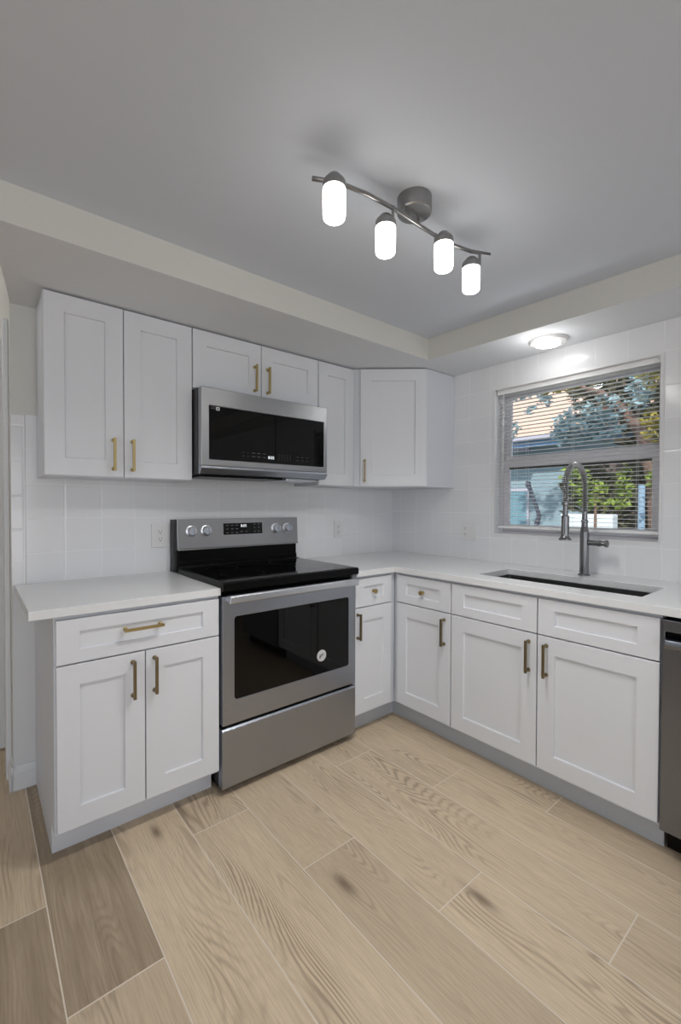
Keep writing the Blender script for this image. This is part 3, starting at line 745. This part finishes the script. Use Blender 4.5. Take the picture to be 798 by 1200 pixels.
bl = thing('window_blinds', 'white horizontal mini blinds lowered with open slats in the window over the sink', 'blinds', (.035, -1.319, WZ0 + .04))
BY0, BY1 = WY0 + .010, WY1 - .010
bm = BM(); box(bm, .018, .056, BY0, BY1, 1.950, WZ1 - .002); obj('headrail', bm, M['blind'], bl, bevel=.002)
bm = BM(); nsl = 37
for i in range(nsl):
    z = 1.150 + i * (1.940 - 1.150) / (nsl - 1)
    w, tk, arc = .0130, .0007, .0018
    xs = [-w, -w * .5, 0, w * .5, w]; pts = []
    for x in xs: pts.append((x, arc * (1 - (x / w) ** 2) - x * .03))
    A = [[bm.verts.new((.037 + p[0], y, z + p[1] + dz)) for p in pts] for y in (BY0 + .004, BY1 - .004) for dz in (0, tk)]
    for k in range(4):
        bm.faces.new((A[0][k], A[0][k + 1], A[2][k + 1], A[2][k])); bm.faces.new((A[1][k], A[3][k], A[3][k + 1], A[1][k + 1]))
        bm.faces.new((A[0][k], A[1][k], A[1][k + 1], A[0][k + 1])); bm.faces.new((A[2][k], A[2][k + 1], A[3][k + 1], A[3][k]))
    bm.faces.new((A[0][0], A[2][0], A[3][0], A[1][0])); bm.faces.new((A[0][4], A[1][4], A[3][4], A[2][4]))
obj('slats', bm, M['blind'], bl)
bm = BM(); box(bm, .026, .048, BY0 + .004, BY1 - .004, 1.122, 1.138); obj('bottom_rail', bm, M['blind'], bl, bevel=.002)
for y in (BY0 + .10, (BY0 + BY1) / 2 - .02, (BY0 + BY1) / 2 + .24, BY1 - .12):
    bm = BM()
    for x in (.0235, .0505): tube(bm, [(x, y, 1.139), (x, y, 1.949)], .0006, 5)
    obj('lift_cord', bm, M['blind'], bl)
bm = BM(); tube(bm, [(.010, BY1 - .048, 1.955), (.009, BY1 - .048, 1.430)], .0032, 8); obj('tilt_wand', bm, M['blind'], bl, smooth=True)

# ---------------------------------------------------------------- lights
led = thing('ceiling_light', 'round white disc ceiling light glowing on the soffit above the window', 'ceiling light', (-.170, -1.295, SZ - .03))
lc = Vector((-.170, -1.295, SZ - .0003))
bm = BM(); lathe(bm, lc, [(.094, 0), (.094, -.006), (.088, -.016), (.062, -.024), (.060, -.022), (.060, -.010), (.0, -.010)], n=48); obj('trim_ring', bm, M['plastic'], led)
bm = BM(); lathe(bm, lc, [(.0598, -.0105), (.0598, -.024), (.045, -.028), (.0, -.029)], n=48); obj('diffuser', bm, M['led'], led, smooth=True)
light('POINT', 'ceiling_light_glow', 1.05, (lc.x - .08, lc.y, lc.z - .115), size=.03, color=(1, .99, .97))

tr = thing('track_light', 'brushed nickel four-head track light with curved bar on the ceiling', 'ceiling light', (-1.395, -1.432, CZ))
bm = BM(); lathe(bm, (-1.402, -1.440, CZ - .0003), [(.056, 0), (.056, -.046), (.053, -.050), (.0, -.050)], n=48); obj('canopy', bm, M['nickel'], tr, bevel=.0006)
bp_ = [(-1.767, -1.377), (-1.725, -1.398), (-1.673, -1.417), (-1.600, -1.431), (-1.501, -1.436), (-1.395, -1.433), (-1.283, -1.431), (-1.188, -1.438), (-1.111, -1.454), (-1.036, -1.487)]
bm = BM(); tube(bm, [(x, y, 2.192) for x, y in bp_], .0066, 12); obj('bar', bm, M['nickel'], tr, smooth=True)
for dx in (-.028, .028):
    bm = BM(); tube(bm, [(-1.400 + dx, -1.434, 2.2125), (-1.400 + dx, -1.4335, 2.196)], .0045, 10); obj('stem', bm, M['nickel'], tr)
heads = [(-1.743, -1.448, -1.722, -1.401), (-1.513, -1.419, -1.498, -1.436), (-1.299, -1.479, -1.283, -1.432), (-1.100, -1.451, -1.072, -1.468)]
for (hx, hy, bx, by) in heads:
    bm = BM(); tube(bm, [(bx, by, 2.198), (bx, by, 2.150)], .0052, 10)
    v = Vector((hx - bx, hy - by, 0)); tube(bm, [(bx, by, 2.155), (bx + v.x * .7, by + v.y * .7, 2.153)], .0045, 10)
    arm = obj('head_arm', bm, M['nickel'], tr)
    bm = BM(); lathe(bm, (hx, hy, 2.134), [(.0322, 0), (.0322, .017), (.030, .022), (.017, .037), (.009, .041)], n=28)
    hd = obj('lamp_holder', bm, M['nickel'], tr, bevel=.0008)
    bm = BM(); lathe(bm, (hx, hy, 2.1338), [(.0315, 0), (.0318, -.002), (.0318, -.04), (.0312, -.074), (.0295, -.081), (.026, -.084), (0, -.085)], n=28)
    obj('lamp_shade', bm, M['shade'], hd, smooth=True)
    sp = light('SPOT', 'bulb_glow', 14.5, (hx, hy, 2.040), size=.028, color=(1, .985, .96))
    sp.data.spot_size = math.radians(158); sp.data.spot_blend = 1.0

light('POINT', 'hall_fill', 13, (-3.6, .9, 2.5), size=.08, color=(1, .98, .95))  # unseen fill light added to brighten the passage wall
# ---------------------------------------------------------------- outdoors, seen through the window
bm = BM(); box(bm, .16, 22, -8, 16, -.16, -.10); struct(obj('ground', bm, M['grass']), 'lawn outside the window')
hs = thing('neighbour_house', 'blue-grey house with pale peach roof and blue fascia seen through the window', 'house', (8, 4, -.10))
bm = BM(); box(bm, 6.0, 13, .95, 9, -.10, 2.50); obj('wall', bm, M['ext_wall'], hs)
bm = BM(); box(bm, 5.55, 5.60, -.2, 9.3, 2.36, 2.47); obj('fascia', bm, M['fascia'], hs)
bm = BM(); box(bm, 5.46, 5.549, -.2, 9.3, 2.472, 2.56); obj('gutter', bm, M['eave'], hs, bevel=.01)
bm = BM(); prof(bm, [(5.5, 2.562), (9.9, 5.05), (14.3, 2.562)], 'y', -.25, 9.4); obj('roof', bm, M['roof'], hs)
bm = BM(); box(bm, 5.60, 6.0, .0, 9.3, 2.44, 2.47); obj('eave_soffit', bm, M['eave'], hs)
bm = BM(); box(bm, 5.97, 5.999, 2.02, 2.75, .2, 1.55); hw = obj('window', bm, M['extwin'], hs)
bm = BM(); box(bm, 5.955, 5.969, 2.75, 2.79, .15, 1.6); box(bm, 5.955, 5.969, 1.98, 2.02, .15, 1.6); box(bm, 5.955, 5.969, 2.02, 2.75, 1.55, 1.60); obj('window_trim', bm, M['eave'], hw)
bm = BM(); box(bm, 5.50, 5.60, 1.77, 2.4, 2.28, 2.359); obj('vent_box', bm, M['stem'], hs)

def leaves(bm, c, rad, n, size, rng):
    c = Vector(c)
    for _ in range(n):
        while True:
            p = Vector((rng.uniform(-1, 1), rng.uniform(-1, 1), rng.uniform(-1, 1)))
            if .25 < p.length < 1: break
        p = c + Vector((p.x * rad[0], p.y * rad[1], p.z * rad[2]))
        s = size * rng.uniform(.6, 1.3)
        d = Vector((rng.gauss(0, 1), rng.gauss(0, 1), rng.gauss(0, .6))).normalized(); u = d.cross(Vector((rng.gauss(0, 1), rng.gauss(0, 1), rng.gauss(0, 1)))).normalized()
        nn = d.cross(u) * s * .12
        v = [bm.verts.new(q) for q in (p - d * s, p + u * s * .42 + nn, p + d * s, p - u * s * .42 + nn, p)]
        bm.faces.new((v[0], v[1], v[4])); bm.faces.new((v[1], v[2], v[4])); bm.faces.new((v[2], v[3], v[4])); bm.faces.new((v[3], v[0], v[4]))
def tree(name, label, cat, trunk, clusters, m, seed, size=.07, branches=()):
    rng = random.Random(seed)
    t = thing(name, label, cat, Vector(trunk[0][:3]))
    bm = BM(); tube(bm, [p[:3] for p in trunk], [p[3] for p in trunk], 12)
    obj('trunk', bm, M['bark'], t, smooth=True)
    if branches:
        bm = BM()
        for b in branches: tube(bm, [p[:3] for p in b], [p[3] for p in b], 8)
        obj('branches', bm, M['bark'], t, smooth=True)
    bm = BM()
    for c, r, n in clusters: leaves(bm, c, r, n, size, rng)
    me = bmesh_to(bm, 'foliage', m, t)
    return t
def bmesh_to(bm, name, m, parent):
    org = wloc(parent)
    for v in bm.verts: v.co -= org
    me = bpy.data.meshes.new(name); bm.to_mesh(me); bm.free(); me.materials.append(m)
    o = bpy.data.objects.new(name, me); COL.objects.link(o); o.parent = parent; return o
G = -.10
tree('tree', 'brown tree with blue-green leaves filling the upper middle of the window', 'tree',
     [(4.35, -.62, G, .11), (4.35, -.60, .8, .10), (4.35, -.55, 1.6, .09), (4.35, -.42, 2.2, .08), (4.35, -.15, 2.62, .065), (4.35, .12, 2.88, .045), (4.35, .40, 3.0, .02)],
     [((4.3, .36, 2.45), (.22, .32, .30), 430), ((4.3, .02, 2.48), (.22, .30, .34), 430), ((4.3, .60, 2.40), (.2, .16, .26), 200), ((4.3, 1.42, 2.52), (.15, .13, .16), 70),
      ((4.3, 1.30, 3.08), (.2, .24, .12), 120), ((4.3, .90, 2.95), (.15, .10, .20), 60), ((4.3, .78, 3.12), (.2, .25, .12), 120), ((4.3, -.40, 2.85), (.2, .16, .35), 170), ((4.3, 1.1, 2.78), (.1, .10, .10), 22)], M['leaf_teal'], 3, .055,
     branches=[[(4.35, .10, 2.88, .03), (4.33, .5, 3.05, .02), (4.3, 1.4, 3.1, .01)], [(4.35, -.15, 2.62, .03), (4.3, .3, 2.62, .02), (4.3, .6, 2.5, .01)]])
tree('tree', 'tree with olive and yellow leaves along the top right of the window', 'tree',
     [(3.55, -1.35, G, .09), (3.55, -1.3, 1.4, .08), (3.55, -1.1, 2.4, .06), (3.55, -.75, 3.0, .04), (3.55, .0, 3.18, .02)],
     [((3.55, .30, 2.90), (.2, .34, .13), 260), ((3.55, -.20, 2.96), (.2, .32, .14), 260), ((3.55, -.72, 2.88), (.2, .13, .26), 130), ((3.55, -.74, 2.2), (.2, .10, .2), 70)], M['leaf_olive'], 5, .055)
tree('tree', 'dark-leaved tree behind the blue-green one', 'tree',
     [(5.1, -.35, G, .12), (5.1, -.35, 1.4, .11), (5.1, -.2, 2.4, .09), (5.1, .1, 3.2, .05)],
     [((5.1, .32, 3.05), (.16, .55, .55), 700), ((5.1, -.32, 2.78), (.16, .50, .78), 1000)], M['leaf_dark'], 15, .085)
tree('shrub', 'fresh green and yellow shrub behind the faucet in the lower window', 'shrub',
     [(3.0, -.35, G, .03), (3.0, -.35, .8, .02), (3.0, -.35, 1.5, .01)],
     [((3.0, -.10, 1.64), (.18, .14, .16), 60), ((3.0, -.30, 1.45), (.18, .22, .18), 100), ((3.0, -.64, 1.48), (.18, .07, .26), 80), ((3.0, -.93, 1.55), (.18, .07, .25), 60), ((3.0, -.4, 1.28), (.2, .3, .07), 60)], M['leaf_green'], 8, .045)
tree('shrub', 'deep green brown hedge shrub right of the blue-grey wall', 'shrub',
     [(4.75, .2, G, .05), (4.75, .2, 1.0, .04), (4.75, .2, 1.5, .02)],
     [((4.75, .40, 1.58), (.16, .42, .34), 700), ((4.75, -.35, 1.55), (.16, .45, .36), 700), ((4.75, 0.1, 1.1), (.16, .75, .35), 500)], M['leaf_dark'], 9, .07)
fn = thing('garden_fence', 'brown weathered board fence behind the shrubs', 'fence', (5.6, -1.8, G))
bm = BM()
for k in range(20):
    y = .80 - k * .2; box(bm, 5.60, 5.62, y - .19, y, G, 2.15)
obj('boards', bm, M['fence'], fn)
bm = BM(); box(bm, 5.621, 5.66, -3.2, .8, .4, .5); box(bm, 5.621, 5.66, -3.2, .8, 1.5, 1.6); obj('rail', bm, M['fence'], fn)
bm = BM(); box(bm, 3.9, 4.1, -.22, .45, G, 1.15); tag(obj('planter_wall', bm, M['ext_white'], bevel=.02), 'low white garden wall under the green shrub', 'wall')
bm = BM(); tube(bm, [(3.4, -.69, G), (3.4, -.69, 1.50)], .035, 14); tag(obj('garden_post', bm, M['pipe']), 'blue round post among the shrubs at the lower right of the window', 'post')
bm = BM(); tube(bm, [(4.6, 1.14, G), (4.6, 1.14, .95), (4.6, 1.10, 1.10), (4.6, 1.15, 1.25), (4.6, 1.22, 1.42), (4.6, 1.25, 1.52), (4.6, 1.30, 1.62), (4.6, 1.28, 1.66)], [.05, .04, .035, .03, .028, .03, .045, .04], 10)
tag(obj('cactus', bm, M['stem'], smooth=True), 'dark crooked cactus stem against the blue-grey house wall', 'cactus')
